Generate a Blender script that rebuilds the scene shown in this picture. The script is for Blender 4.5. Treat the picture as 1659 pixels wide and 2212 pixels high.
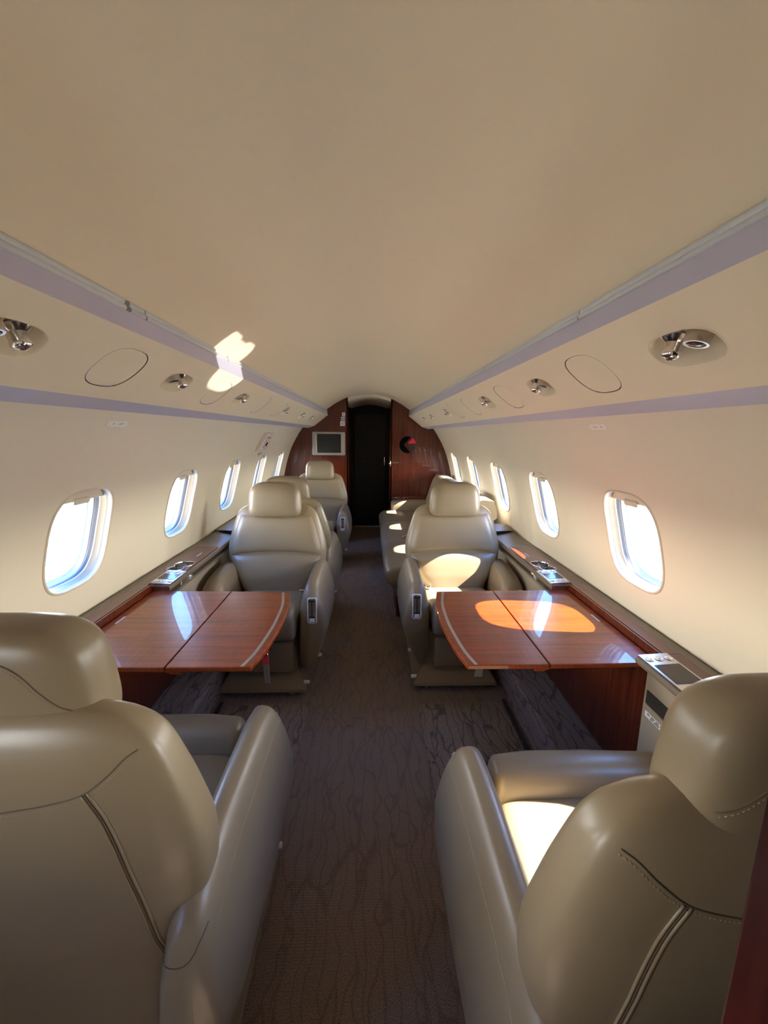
import bpy, bmesh, math, random
from mathutils import Vector, Matrix
from mathutils.bvhtree import BVHTree
random.seed(7)
for o in list(bpy.data.objects): bpy.data.objects.remove(o)
S = bpy.context.scene
COL = S.collection
PI = math.pi

# ------------------------------------------------------------------ camera
cam = bpy.data.cameras.new('camera'); camo = bpy.data.objects.new('camera', cam); COL.objects.link(camo)
_f = 900.0
cam.sensor_fit = 'HORIZONTAL'; cam.sensor_width = 36.0; cam.lens = 36.0*_f/1659.0
cam.clip_start = 0.02; cam.clip_end = 500
_p, _y, _r = [math.radians(v) for v in (10.66, 1.89, 0.5605)]
_fw = Vector((math.sin(_y)*math.cos(_p), math.cos(_y)*math.cos(_p), -math.sin(_p)))
_ri = Vector((math.cos(_y), -math.sin(_y), 0)); _up = _ri.cross(_fw)
_r2 = math.cos(_r)*_ri + math.sin(_r)*_up; _u2 = -math.sin(_r)*_ri + math.cos(_r)*_up
M = Matrix.Identity(4)
for i in range(3):
    M[i][0] = _r2[i]; M[i][1] = _u2[i]; M[i][2] = -_fw[i]
M.translation = (0.0297, 0.0, 1.35)
camo.matrix_world = M
S.camera = camo

# ------------------------------------------------------------------ light
S.view_settings.view_transform = 'Standard'; S.view_settings.look = 'None'
S.view_settings.gamma = 1.0; S.view_settings.use_curve_mapping = False
S.view_settings.exposure = 4.78
SKY = 2.1
SUN_W = 2.3
w = bpy.data.worlds.new('sky'); S.world = w; w.use_nodes = True
nt = w.node_tree; nt.nodes.clear()
out = nt.nodes.new('ShaderNodeOutputWorld'); bg = nt.nodes.new('ShaderNodeBackground')
tc = nt.nodes.new('ShaderNodeTexCoord'); sx = nt.nodes.new('ShaderNodeSeparateXYZ')
ramp = nt.nodes.new('ShaderNodeValToRGB')
nt.links.new(tc.outputs['Generated'], sx.inputs[0])
nt.links.new(sx.outputs['Z'], ramp.inputs[0])
ramp.color_ramp.elements[0].position = 0.0; ramp.color_ramp.elements[0].color = (0.98, 0.97, 0.90, 1)
ramp.color_ramp.elements[1].position = 0.75; ramp.color_ramp.elements[1].color = (0.06, 0.14, 0.36, 1)
e = ramp.color_ramp.elements.new(0.16); e.color = (0.80, 0.80, 0.80, 1)
e = ramp.color_ramp.elements.new(0.32); e.color = (0.050, 0.120, 0.33, 1)
nt.links.new(ramp.outputs[0], bg.inputs[0]); bg.inputs[1].default_value = SKY
nt.links.new(bg.outputs[0], out.inputs[0])
SUN_DIR = Vector((-1.0, 0.13, -0.84)).normalized()
sun = bpy.data.lights.new('sun', 'SUN'); sun.energy = SUN_W; sun.angle = math.radians(0.53); sun.color = (1.0, 0.93, 0.80)
suno = bpy.data.objects.new('sun', sun); COL.objects.link(suno)
suno.rotation_euler = SUN_DIR.to_track_quat('-Z', 'Y').to_euler(); suno.location = (6, 0, 6)
# narrow lamp added in place of sun glinting up off a wing not built
GL_DIR = Vector((-1.487, 0.157, 0.605)).normalized()
gl = bpy.data.lights.new('wing_glint_lamp', 'AREA'); gl.shape = 'SQUARE'; gl.size = 0.6; gl.spread = math.radians(0.7); gl.energy = 0.085; gl.color = (1.0, 1.0, 0.97)
glo = bpy.data.objects.new('wing_glint_lamp', gl); COL.objects.link(glo)
glo.location = Vector((1.0, 1.50, 0.97)) - 3.0*GL_DIR
glo.rotation_euler = GL_DIR.to_track_quat('-Z', 'Y').to_euler()
gl.use_nodes = True; gn = gl.node_tree.nodes; gk = gl.node_tree.links
gem = gn.get('Emission') or gn.new('ShaderNodeEmission')
gge = gn.new('ShaderNodeNewGeometry'); gmp = gn.new('ShaderNodeMapping'); gmp.inputs['Scale'].default_value = (60, 110, 1)
gno = gn.new('ShaderNodeTexNoise'); gno.inputs['Scale'].default_value = 1.0; gno.inputs['Detail'].default_value = 3
gmr = gn.new('ShaderNodeMapRange'); gmr.inputs['From Min'].default_value = .35; gmr.inputs['From Max'].default_value = .6; gmr.inputs['To Min'].default_value = .25; gmr.inputs['To Max'].default_value = 1.3
gk.new(gge.outputs['Parametric'], gmp.inputs[0]); gk.new(gmp.outputs[0], gno.inputs['Vector']); gk.new(gno.outputs['Fac'], gmr.inputs['Value']); gk.new(gmr.outputs[0], gem.inputs['Strength'])
S.cycles.max_bounces = 14; S.cycles.diffuse_bounces = 8; S.cycles.glossy_bounces = 5
S.cycles.transparent_max_bounces = 12; S.cycles.use_denoising = True

# ------------------------------------------------------------------ materials
def lin(*c):
    r = []
    for v in c:
        v = v/255.0
        r.append(v/12.92 if v <= 0.04045 else ((v+0.055)/1.055)**2.4)
    return tuple(r)
MATS = {}
def mat(name, col, rough=0.5, metal=0.0, coat=0.0, coat_rough=0.03, spec=0.5, bump=None, var=None, emit=None):
    m = bpy.data.materials.new(name); m.use_nodes = True
    n = m.node_tree.nodes; l = m.node_tree.links; b = n['Principled BSDF']
    b.inputs['Base Color'].default_value = (*col, 1)
    b.inputs['Roughness'].default_value = rough; b.inputs['Metallic'].default_value = metal
    b.inputs['Coat Weight'].default_value = coat; b.inputs['Coat Roughness'].default_value = coat_rough
    b.inputs['Specular IOR Level'].default_value = spec
    if emit:
        b.inputs['Emission Color'].default_value = (*emit[0], 1); b.inputs['Emission Strength'].default_value = emit[1]
    t = n.new('ShaderNodeTexCoord')
    if var:
        nz = n.new('ShaderNodeTexNoise'); nz.inputs['Scale'].default_value = var[0]; nz.inputs['Detail'].default_value = 4
        mx = n.new('ShaderNodeMix'); mx.data_type = 'RGBA'
        mx.inputs['A'].default_value = (*[c*(1-var[1]) for c in col], 1); mx.inputs['B'].default_value = (*[c*(1+var[1]) for c in col], 1)
        l.new(t.outputs['Object'], nz.inputs['Vector']); l.new(nz.outputs['Fac'], mx.inputs['Factor']); l.new(mx.outputs['Result'], b.inputs['Base Color'])
    if bump:
        nz = n.new('ShaderNodeTexNoise'); nz.inputs['Scale'].default_value = bump[0]; nz.inputs['Detail'].default_value = 3
        bp = n.new('ShaderNodeBump'); bp.inputs['Strength'].default_value = bump[1]; bp.inputs['Distance'].default_value = bump[2]
        l.new(t.outputs['Object'], nz.inputs['Vector']); l.new(nz.outputs['Fac'], bp.inputs['Height']); l.new(bp.outputs[0], b.inputs['Normal'])
    MATS[name] = m
    return m
CREAM = mat('cream_panel', (0.76, 0.67, 0.50), 0.6, bump=(900, .06, .0005))
HEAD = mat('cream_headliner', (0.77, 0.645, 0.435), 0.75, bump=(1100, .12, .0006))
OVERH = mat('cream_overhead', (0.77, 0.655, 0.455), 0.6, bump=(900, .06, .0005))
CREAM2 = mat('cream_trim', (0.66, 0.57, 0.43), 0.45)
LAV = mat('lavender_strip', (0.46, 0.425, 0.49), 0.55)
mat('pale_placard', (0.84, 0.78, 0.68), 0.4)
LENS = mat('grey_light_lens', (0.50, 0.50, 0.48), 0.3)
LEATHER = mat('taupe_leather', (0.240, 0.187, 0.116), 0.36, spec=0.5, bump=(420, .10, .0012), var=(3.0, .05))
SEAM = mat('seam_groove', (0.10, 0.075, 0.047), 0.7)
THREAD = mat('tan_thread', (0.36, 0.28, 0.20), 0.7)
TAUPE = mat('taupe_vinyl', (0.16, 0.125, 0.09), 0.42)
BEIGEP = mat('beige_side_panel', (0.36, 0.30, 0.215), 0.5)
mat('dull_label', (.34, .30, .27), .5)
CHROME = mat('chrome', (0.85, 0.83, 0.80), 0.10, metal=1.0)
SATIN = mat('satin_nickel', (0.55, 0.51, 0.45), 0.28, metal=1.0)
DARKGLOSS = mat('dark_gloss', (0.02, 0.018, 0.017), 0.12)
BLACK = mat('black_rubber', (0.012, 0.012, 0.013), 0.6)
DARKGAP = mat('dark_gap', (0.03, 0.025, 0.02), 0.8)
GREYG = mat('grey_gasket', (0.16, 0.155, 0.15), 0.5)
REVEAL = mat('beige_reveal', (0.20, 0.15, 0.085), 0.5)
LIPW = mat('pale_reveal', (0.40, 0.385, 0.36), 0.5)
WHITE = mat('white_plastic', (0.78, 0.77, 0.74), 0.4)
PAPER = mat('white_label', (0.80, 0.80, 0.78), 0.5)
RED = mat('red_print', (0.65, 0.02, 0.06), 0.4)
REDTAG = mat('red_webbing', (0.42, 0.01, 0.03), 0.7)
WEB = mat('grey_webbing', (0.12, 0.10, 0.075), 0.8, bump=(600, .2, .001))
PINK = mat('faded_print', (0.45, 0.16, 0.14), 0.5)
GREENBK = mat('dark_green_print', (0.012, 0.022, 0.014), 0.3)
SCREEN = mat('screen_glass', (0.010, 0.012, 0.012), 0.15)
BEZEL = mat('monitor_bezel', (0.42, 0.38, 0.33), 0.4, metal=0.3)
DOORM = mat('dark_door', (0.002, 0.002, 0.002), 0.5)
CORR = mat('corridor_dark', (0.003, 0.002, 0.002), 0.6)
mat('gap_brown', (.19, .145, .10), .8)
TARMAC = mat('apron_concrete', (0.80, 0.70, 0.51), 0.9, var=(.3, .12))

def wood(name, dark, light, axis, coat=1.0, fig=1.0, rough=0.35):
    m = bpy.data.materials.new(name); m.use_nodes = True
    n = m.node_tree.nodes; l = m.node_tree.links; b = n['Principled BSDF']
    t = n.new('ShaderNodeTexCoord'); mp = n.new('ShaderNodeMapping')
    sc = {'X': (1.2, 26, 26), 'Y': (26, 1.2, 26), 'Z': (26, 26, 1.2)}[axis]
    mp.inputs['Scale'].default_value = sc
    l.new(t.outputs['Object'], mp.inputs[0])
    nz = n.new('ShaderNodeTexNoise'); nz.inputs['Scale'].default_value = 2.2; nz.inputs['Detail'].default_value = 6; nz.inputs['Roughness'].default_value = .62
    l.new(mp.outputs[0], nz.inputs['Vector'])
    mp2 = n.new('ShaderNodeMapping')
    mp2.inputs['Scale'].default_value = {'X': (95, 9, 9), 'Y': (9, 95, 9), 'Z': (9, 9, 60)}[axis]
    l.new(t.outputs['Object'], mp2.inputs[0])
    nz2 = n.new('ShaderNodeTexNoise'); nz2.inputs['Scale'].default_value = 1.6; nz2.inputs['Detail'].default_value = 2
    l.new(mp2.outputs[0], nz2.inputs['Vector'])
    mm = n.new('ShaderNodeMath'); mm.operation = 'MULTIPLY_ADD'; mm.inputs[1].default_value = .30*fig
    l.new(nz2.outputs['Fac'], mm.inputs[0]); l.new(nz.outputs['Fac'], mm.inputs[2])
    r = n.new('ShaderNodeValToRGB'); r.color_ramp.elements[0].position = .42+.15*fig*.4; r.color_ramp.elements[1].position = .70+.15*fig
    r.color_ramp.elements[0].color = (*dark, 1); r.color_ramp.elements[1].color = (*light, 1)
    l.new(mm.outputs[0], r.inputs[0]); l.new(r.outputs[0], b.inputs['Base Color'])
    b.inputs['Roughness'].default_value = rough; b.inputs['Coat Weight'].default_value = coat; b.inputs['Coat Roughness'].default_value = 0.015
    b.inputs['Specular IOR Level'].default_value = .25
    MATS[name] = m; return m
TWOOD = wood('mahogany_table', (0.135, 0.0200, 0.0020), (0.29, 0.044, 0.0038), 'X', coat=.6)
PWOOD = wood('mahogany_panel', (0.062, 0.0085, 0.0025), (0.140, 0.023, 0.006), 'Z', fig=.35, coat=.8)
LWOOD = wood('mahogany_ledge', (0.080, 0.018, 0.008), (0.155, 0.036, 0.014), 'Y', coat=.55, fig=.3)

def carpet(name, base, line, step=False):
    m = bpy.data.materials.new(name); m.use_nodes = True
    n = m.node_tree.nodes; l = m.node_tree.links; b = n['Principled BSDF']
    t = n.new('ShaderNodeTexCoord')
    mp = n.new('ShaderNodeMapping'); mp.inputs['Scale'].default_value = (30, 3.0, 30)
    nzw = n.new('ShaderNodeTexNoise'); nzw.inputs['Scale'].default_value = 5; nzw.inputs['Detail'].default_value = 2
    add = n.new('ShaderNodeMix'); add.data_type = 'VECTOR'; add.inputs['Factor'].default_value = .09
    l.new(t.outputs['Object'], nzw.inputs['Vector']); l.new(t.outputs['Object'], add.inputs['A']); l.new(nzw.outputs['Color'], add.inputs['B'])
    l.new(add.outputs['Result'], mp.inputs[0])
    vo = n.new('ShaderNodeTexVoronoi'); vo.feature = 'DISTANCE_TO_EDGE'; vo.inputs['Scale'].default_value = 1.0
    l.new(mp.outputs[0], vo.inputs['Vector'])
    r = n.new('ShaderNodeValToRGB'); r.color_ramp.elements[0].position = .015; r.color_ramp.elements[1].position = .075
    r.color_ramp.elements[0].color = (*line, 1); r.color_ramp.elements[1].color = (*base, 1)
    l.new(vo.outputs['Distance'], r.inputs[0])
    wv = n.new('ShaderNodeTexWave'); wv.wave_type = 'BANDS'; wv.bands_direction = 'Y'; wv.inputs['Scale'].default_value = 42; wv.inputs['Distortion'].default_value = 1.5
    l.new(t.outputs['Object'], wv.inputs['Vector'])
    nz = n.new('ShaderNodeTexNoise'); nz.inputs['Scale'].default_value = 330; nz.inputs['Detail'].default_value = 3
    l.new(t.outputs['Object'], nz.inputs['Vector'])
    mx = n.new('ShaderNodeMix'); mx.data_type = 'RGBA'; mx.blend_type = 'MULTIPLY'; mx.inputs['Factor'].default_value = .75
    rr = n.new('ShaderNodeValToRGB'); rr.color_ramp.elements[0].position = .35; rr.color_ramp.elements[1].position = .68
    rr.color_ramp.elements[0].color = (.45, .43, .42, 1); rr.color_ramp.elements[1].color = (1.45, 1.42, 1.4, 1)
    l.new(nz.outputs['Fac'], rr.inputs[0]); l.new(r.outputs[0], mx.inputs['A']); l.new(rr.outputs[0], mx.inputs['B'])
    l.new(mx.outputs['Result'], b.inputs['Base Color'])
    ad = n.new('ShaderNodeMath'); ad.operation = 'MULTIPLY_ADD'; ad.inputs[1].default_value = .35
    l.new(wv.outputs['Fac'], ad.inputs[0]); l.new(nz.outputs['Fac'], ad.inputs[2])
    bp = n.new('ShaderNodeBump'); bp.inputs['Strength'].default_value = .7; bp.inputs['Distance'].default_value = .004
    l.new(ad.outputs[0], bp.inputs['Height']); l.new(bp.outputs[0], b.inputs['Normal'])
    b.inputs['Roughness'].default_value = .95; b.inputs['Specular IOR Level'].default_value = .15
    b.inputs['Sheen Weight'].default_value = .15
    MATS[name] = m; return m
CARPET = carpet('brown_carpet', (0.235, 0.172, 0.130), (0.180, 0.130, 0.098))
CARPET2 = carpet('mat_carpet', (0.27, 0.205, 0.155), (0.125, 0.092, 0.070))

mat('binding', (.24, .19, .15), .9)
def glass_mat():
    m = bpy.data.materials.new('window_glass'); m.use_nodes = True
    n = m.node_tree.nodes; l = m.node_tree.links; n.clear()
    o = n.new('ShaderNodeOutputMaterial'); tr = n.new('ShaderNodeBsdfTransparent'); gl = n.new('ShaderNodeBsdfGlossy')
    gl.inputs['Roughness'].default_value = .02; tr.inputs[0].default_value = (.96, .98, 1, 1)
    fr = n.new('ShaderNodeFresnel'); mx = n.new('ShaderNodeMixShader')
    ge = n.new('ShaderNodeNewGeometry'); ma = n.new('ShaderNodeMath'); ma.operation = 'MULTIPLY_ADD'
    ma.inputs[1].default_value = 1/1.4-1.4; ma.inputs[2].default_value = 1.4     # same index from both faces
    l.new(ge.outputs['Backfacing'], ma.inputs[0]); l.new(ma.outputs[0], fr.inputs[0])
    l.new(fr.outputs[0], mx.inputs[0]); l.new(tr.outputs[0], mx.inputs[1]); l.new(gl.outputs[0], mx.inputs[2]); l.new(mx.outputs[0], o.inputs[0])
    return m
GLASS = glass_mat()
ACRYL = mat('pale_blue_acrylic_edge', (0.42, 0.62, 0.85), 0.3)

# ------------------------------------------------------------------ helpers
def link(name, me, m, parent=None, smooth=True):
    o = bpy.data.objects.new(name, me); COL.objects.link(o)
    if m is not None:
        for mm in (m if isinstance(m, (list, tuple)) else [m]): me.materials.append(mm)
    if smooth:
        for p in me.polygons: p.use_smooth = True
    if parent is not None: o.parent = parent
    return o
def from_bm(name, bm, m, parent=None, smooth=True, angle=None):
    me = bpy.data.meshes.new(name); bmesh.ops.recalc_face_normals(bm, faces=bm.faces)
    if angle is not None:
        bm.edges.ensure_lookup_table()
        for e in bm.edges:
            if len(e.link_faces) == 2 and e.calc_face_angle(0) > angle: e.smooth = False
    bm.to_mesh(me); bm.free()
    return link(name, me, m, parent, smooth)
def tag(o, label=None, cat=None, group=None, kind=None):
    if label: o['label'] = label
    if cat: o['category'] = cat
    if group: o['group'] = group
    if kind: o['kind'] = kind
    return o
def empty(name, loc=(0, 0, 0), rz=0):
    o = bpy.data.objects.new(name, None); COL.objects.link(o); o.location = loc; o.rotation_euler = (0, 0, rz)
    o.empty_display_size = .05
    return o
def spow(v, p): return math.copysign(abs(v)**p, v)
def ring(n, ex):
    r = []
    for i in range(n):
        a = 2*PI*i/n
        r.append((spow(math.cos(a), 2/ex), spow(math.sin(a), 2/ex)))
    return r
def loft_bm(rings, bm=None, closed=True):
    bm = bm or bmesh.new()
    vs = [[bm.verts.new(p) for p in r] for r in rings]
    n = len(rings[0])
    for a, b in zip(vs, vs[1:]):
        for i in range(n): bm.faces.new((a[i], a[(i+1) % n], b[(i+1) % n], b[i]))
    if closed:
        bm.faces.new(vs[0][::-1]); bm.faces.new(vs[-1])
    return bm
def bar(axis, st, ex=3.0, n=28, cap=(0.02, 0.02), bm=None):
    """loft along axis; st: list of (t, c1, c2, h1, h2); the two other axes in order"""
    R = ring(n, ex)
    S2 = []
    K = 5
    t0, c1, c2, h1, h2 = st[0]
    for k in range(K):
        a = PI/2*k/K
        s = math.sin(a+.12)
        ins = cap[0]*(1-s) if cap[0] else 0
        S2.append((t0-cap[0]*math.cos(a) , c1, c2, max(h1-cap[0]*(1-math.sin(a+.05)), h1*.3), max(h2-cap[0]*(1-math.sin(a+.05)), h2*.3)))
    S2 += st
    t0, c1, c2, h1, h2 = st[-1]
    for k in range(K-1, -1, -1):
        a = PI/2*k/K
        S2.append((t0+cap[1]*math.cos(a), c1, c2, max(h1-cap[1]*(1-math.sin(a+.05)), h1*.3), max(h2-cap[1]*(1-math.sin(a+.05)), h2*.3)))
    rings = []
    for t, c1, c2, h1, h2 in S2:
        rr = []
        for u, v in R:
            p, q = c1+u*h1, c2+v*h2
            rr.append((t, p, q) if axis == 'x' else (p, t, q) if axis == 'y' else (p, q, t))
        rings.append(rr)
    return loft_bm(rings, bm)
def box_bm(x0, x1, y0, y1, z0, z1, bev=0.0, seg=2, bm=None):
    b2 = bmesh.new()
    v = [b2.verts.new(p) for p in ((x0,y0,z0),(x1,y0,z0),(x1,y1,z0),(x0,y1,z0),(x0,y0,z1),(x1,y0,z1),(x1,y1,z1),(x0,y1,z1))]
    for f in ((3,2,1,0),(4,5,6,7),(0,1,5,4),(1,2,6,5),(2,3,7,6),(3,0,4,7)): b2.faces.new([v[i] for i in f])
    if bev: bmesh.ops.bevel(b2, geom=list(b2.edges), offset=bev, segments=seg, affect='EDGES', profile=.5)
    if bm is None: return b2
    me = bpy.data.meshes.new('tmp'); b2.to_mesh(me); b2.free(); bm.from_mesh(me); bpy.data.meshes.remove(me)
    return bm
def prism_bm(poly, d0, d1, axis='z', bev=0.0, seg=2):
    """poly: list of (a,b); extruded along axis between d0,d1"""
    bm = bmesh.new()
    def P(a, b, d): return (a, b, d) if axis == 'z' else (a, d, b) if axis == 'y' else (d, a, b)
    A = [bm.verts.new(P(a, b, d0)) for a, b in poly]; B = [bm.verts.new(P(a, b, d1)) for a, b in poly]
    n = len(poly)
    bm.faces.new(A[::-1]); bm.faces.new(B)
    for i in range(n): bm.faces.new((A[i], A[(i+1) % n], B[(i+1) % n], B[i]))
    bmesh.ops.recalc_face_normals(bm, faces=bm.faces)
    if bev:
        es = [e for e in bm.edges if len(e.link_faces) == 2 and e.calc_face_angle(0) > .6]
        bmesh.ops.bevel(bm, geom=es, offset=bev, segments=seg, affect='EDGES', profile=.5)
    return bm
def tube_bm(pts, r, n=8, closed=False, bm=None):
    bm = bm or bmesh.new()
    pts = [Vector(p) for p in pts]; m = len(pts); rings = []
    ref = None
    for i, p in enumerate(pts):
        if closed: d = pts[(i+1) % m]-pts[i-1]
        else: d = pts[min(i+1, m-1)]-pts[max(i-1, 0)]
        d.normalize()
        if ref is None: ref = d.orthogonal().normalized()
        ref = (ref - d*ref.dot(d)); ref.normalize(); b = d.cross(ref)
        rings.append([bm.verts.new(p+r*(math.cos(2*PI*k/n)*ref+math.sin(2*PI*k/n)*b)) for k in range(n)])
    pr = list(zip(rings, rings[1:]+([rings[0]] if closed else [])))
    if not closed: pr = pr[:m-1]
    for a, b in pr:
        for k in range(n): bm.faces.new((a[k], a[(k+1) % n], b[(k+1) % n], b[k]))
    if not closed: bm.faces.new(rings[0][::-1]); bm.faces.new(rings[-1])
    return bm
def lathe_bm(prof, n=24, mtx=None, bm=None):
    """prof list of (r,h) around z"""
    bm = bm or bmesh.new(); mtx = mtx or Matrix.Identity(4)
    rings = [[bm.verts.new(mtx @ Vector((r*math.cos(2*PI*k/n), r*math.sin(2*PI*k/n), h))) for k in range(n)] for r, h in prof]
    for a, b in zip(rings, rings[1:]):
        for k in range(n): bm.faces.new((a[k], a[(k+1) % n], b[(k+1) % n], b[k]))
    bm.faces.new(rings[0][::-1]); bm.faces.new(rings[-1])
    return bm
def grid_bm(F, nu, nv, bm=None):
    bm = bm or bmesh.new()
    V = [[bm.verts.new(F(i/nu, j/nv)) for j in range(nv+1)] for i in range(nu+1)]
    for i in range(nu):
        for j in range(nv): bm.faces.new((V[i][j], V[i+1][j], V[i+1][j+1], V[i][j+1]))
    return bm
def interp(tab, t):
    if t <= tab[0][0]: return tab[0][1:] if len(tab[0]) > 2 else tab[0][1]
    for a, b in zip(tab, tab[1:]):
        if t <= b[0]:
            k = (t-a[0])/(b[0]-a[0]); k = k
            r = tuple(a[i]+(b[i]-a[i])*k for i in range(1, len(a)))
            return r if len(r) > 1 else r[0]
    return tab[-1][1:] if len(tab[-1]) > 2 else tab[-1][1]
def smooth_curve(pts, per=8):
    """Catmull-Rom through 2D/3D points"""
    P = [Vector(p) for p in pts]; P = [2*P[0]-P[1]]+P+[2*P[-1]-P[-2]]; r = []
    for i in range(1, len(P)-2):
        for k in range(per):
            t = k/per; a, b, c, d = P[i-1:i+3]
            r.append(.5*((2*b)+(-a+c)*t+(2*a-5*b+4*c-d)*t*t+(-a+3*b-3*c+d)*t**3))
    r.append(P[-2]); return r
def rrect(hw, hh, r, n=6, cx=0, cy=0):
    pts = []
    for sx_, sy_, a0 in ((1, 1, 0), (-1, 1, PI/2), (-1, -1, PI), (1, -1, 1.5*PI)):
        for k in range(n+1):
            a = a0+PI/2*k/n
            pts.append((cx+sx_*(hw-r)+r*math.cos(a), cy+sy_*(hh-r)+r*math.sin(a)))
    return pts
def text_mesh(body, size, depth=0.0004):
    cu = bpy.data.curves.new('t', 'FONT'); cu.body = body; cu.size = size; cu.extrude = depth
    cu.align_x = 'CENTER'; cu.align_y = 'CENTER'
    o = bpy.data.objects.new('t', cu); COL.objects.link(o)
    dg = bpy.context.evaluated_depsgraph_get(); me = bpy.data.meshes.new_from_object(o.evaluated_get(dg))
    bpy.data.objects.remove(o); bpy.data.curves.remove(cu); return me

def cut(o, cbm):
    me = bpy.data.meshes.new('cutter'); bmesh.ops.recalc_face_normals(cbm, faces=cbm.faces); cbm.to_mesh(me); cbm.free()
    c = bpy.data.objects.new('cutter', me); COL.objects.link(c); c.matrix_world = o.parent.matrix_world if o.parent else Matrix.Identity(4)
    if o.parent: c.location = o.parent.location
    md = o.modifiers.new('b', 'BOOLEAN'); md.operation = 'DIFFERENCE'; md.object = c; md.solver = 'EXACT'
    dg = bpy.context.evaluated_depsgraph_get(); dg.update()
    n2 = bpy.data.meshes.new_from_object(o.evaluated_get(dg)); o.modifiers.clear(); o.data = n2
    bpy.data.objects.remove(c)
# ------------------------------------------------------------------ cabin shell
Y0, Y1 = -0.75, 5.107
WY = [1.456+0.790*k for k in range(-2, 5)]      # window centres
RT = (0.494, 1.619); RM = (0.489, 1.601); LB = (0.481, 1.56); PB = (0.648, 1.43); SB = (0.7166, 1.407)
WALL = smooth_curve([(.740, 1.465), (.798, 1.393), (.866, 1.285), (.925, 1.17), (.972, 1.04), (1.008, .905), (1.031, .79), (1.044, .68), (1.046, .5), (1.03, .3), (.99, .12), (.93, 0)], 10)
WL = [0.0]
for a, b in zip(WALL, WALL[1:]): WL.append(WL[-1]+(b-a).length)
def wall_at(t):
    t = max(0, min(WL[-1]-1e-6, t))
    for i in range(len(WL)-1):
        if WL[i+1] > t:
            k = (t-WL[i])/(WL[i+1]-WL[i]); p = WALL[i].lerp(WALL[i+1], k); d = (WALL[i+1]-WALL[i]).normalized()
            return p, Vector((-d.y, d.x))*-1 if False else Vector((-d[1], d[0]))
def t_of_z(z):
    for i in range(len(WALL)-1):
        if WALL[i][1] >= z >= WALL[i+1][1]:
            k = (WALL[i][1]-z)/(WALL[i][1]-WALL[i+1][1]); return WL[i]+(WL[i+1]-WL[i])*k
def wall_pt(s, y, t, d=0.0):
    p, nrm = wall_at(t)       # nrm points outboard
    if nrm[0] < 0: nrm = -nrm
    return Vector((s*(p[0]+nrm[0]*d), y, p[1]+nrm[1]*d))

def rect_ring(y0, y1, v0, v1, n):
    """n points per side (4n total) around the rectangle"""
    r = []
    for k in range(n): r.append((y0+(y1-y0)*k/n, v0))
    for k in range(n): r.append((y1, v0+(v1-v0)*k/n))
    for k in range(n): r.append((y1-(y1-y0)*k/n, v1))
    for k in range(n): r.append((y0, v1-(v1-v0)*k/n))
    return r
def hole_pt(y, v, yc, vc, a, b, ex):
    dy, dv = (y-yc), (v-vc)
    # direction scaled so the superellipse is hit along the ray
    q = (abs(dy/a)**ex+abs(dv/b)**ex)**(-1/ex)
    return yc+dy*q, vc+dv*q
def holed_strip(F, y0, y1, v0, v1, holes, n=14, K=5, bm=None):
    """F(y,v)->3D; rectangular strip with superelliptic holes (yc,vc,a,b,ex)"""
    bm = bm or bmesh.new()
    holes = sorted(holes)
    cuts = [y0]+[(p[0]+q[0])/2 for p, q in zip(holes, holes[1:])]+[y1]
    for h, a0, a1 in zip(holes, cuts, cuts[1:]):
        outer = rect_ring(a0, a1, v0, v1, n)
        R = []
        for k in range(K+1):
            kk = k/K; rr = []
            for (y, v) in outer:
                hy, hv = hole_pt(y, v, *h)
                rr.append(bm.verts.new(F(y+(hy-y)*kk, v+(hv-v)*kk)))
            R.append(rr)
        m = len(outer)
        for p, q in zip(R, R[1:]):
            for i in range(m): bm.faces.new((p[i], p[(i+1) % m], q[(i+1) % m], q[i]))
    bmesh.ops.remove_doubles(bm, verts=bm.verts, dist=1e-5)
    return bm

TZ0, TZ1 = t_of_z(1.150), t_of_z(0.797)
TC, TH = (TZ0+TZ1)/2, (TZ1-TZ0)/2
WA, WB, WEX = 0.157, TH-0.002, 3.3          # window hole half sizes
SIDE = {-1: 'left', 1: 'right'}
for s in (-1, 1):
    bm = holed_strip(lambda y, v: wall_pt(s, y, v), Y0, Y1, 0.0, WL[-1], [(yc, TC, WA, WB, WEX) for yc in WY], n=22, K=6)
    tag(from_bm('wall_'+SIDE[s], bm, CREAM), None, None, None, 'structure')

# ceiling
CP = smooth_curve([(0, 1.808), (.12, 1.800), (.25, 1.765), (.38, 1.702), (.499, 1.624)], 8)
CPF = [(-p[0], p[1]) for p in CP[::-1]][:-1]+[(p[0], p[1]) for p in CP]
bm = grid_bm(lambda u, v: (CPF[round(u*(len(CPF)-1))][0], Y0+(Y1-Y0)*v, CPF[round(u*(len(CPF)-1))][1]), len(CPF)-1, 24)
tag(from_bm('ceiling', bm, HEAD), kind='structure')

# unseen skin over headliner and overhead panels, added to stop light leaking in
SK = smooth_curve([(0, 1.90), (.25, 1.875), (.5, 1.785), (.66, 1.685), (.765, 1.55), (.745, 1.465)], 6)
SKF = [(-p[0], p[1]) for p in SK[::-1]][:-1]+[(p[0], p[1]) for p in SK]
bm = grid_bm(lambda u, v: (SKF[round(u*(len(SKF)-1))][0], Y0-.04+(6.24-Y0)*v, SKF[round(u*(len(SKF)-1))][1]), len(SKF)-1, 3)
tag(from_bm('ceiling_light_seal', bm, DARKGAP), kind='structure')

# floor
bm = grid_bm(lambda u, v: (-1.0+2.0*u, Y0+(6.2-Y0)*v, 0.0), 2, 6)
tag(from_bm('floor', bm, CARPET, smooth=False), kind='structure')

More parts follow.
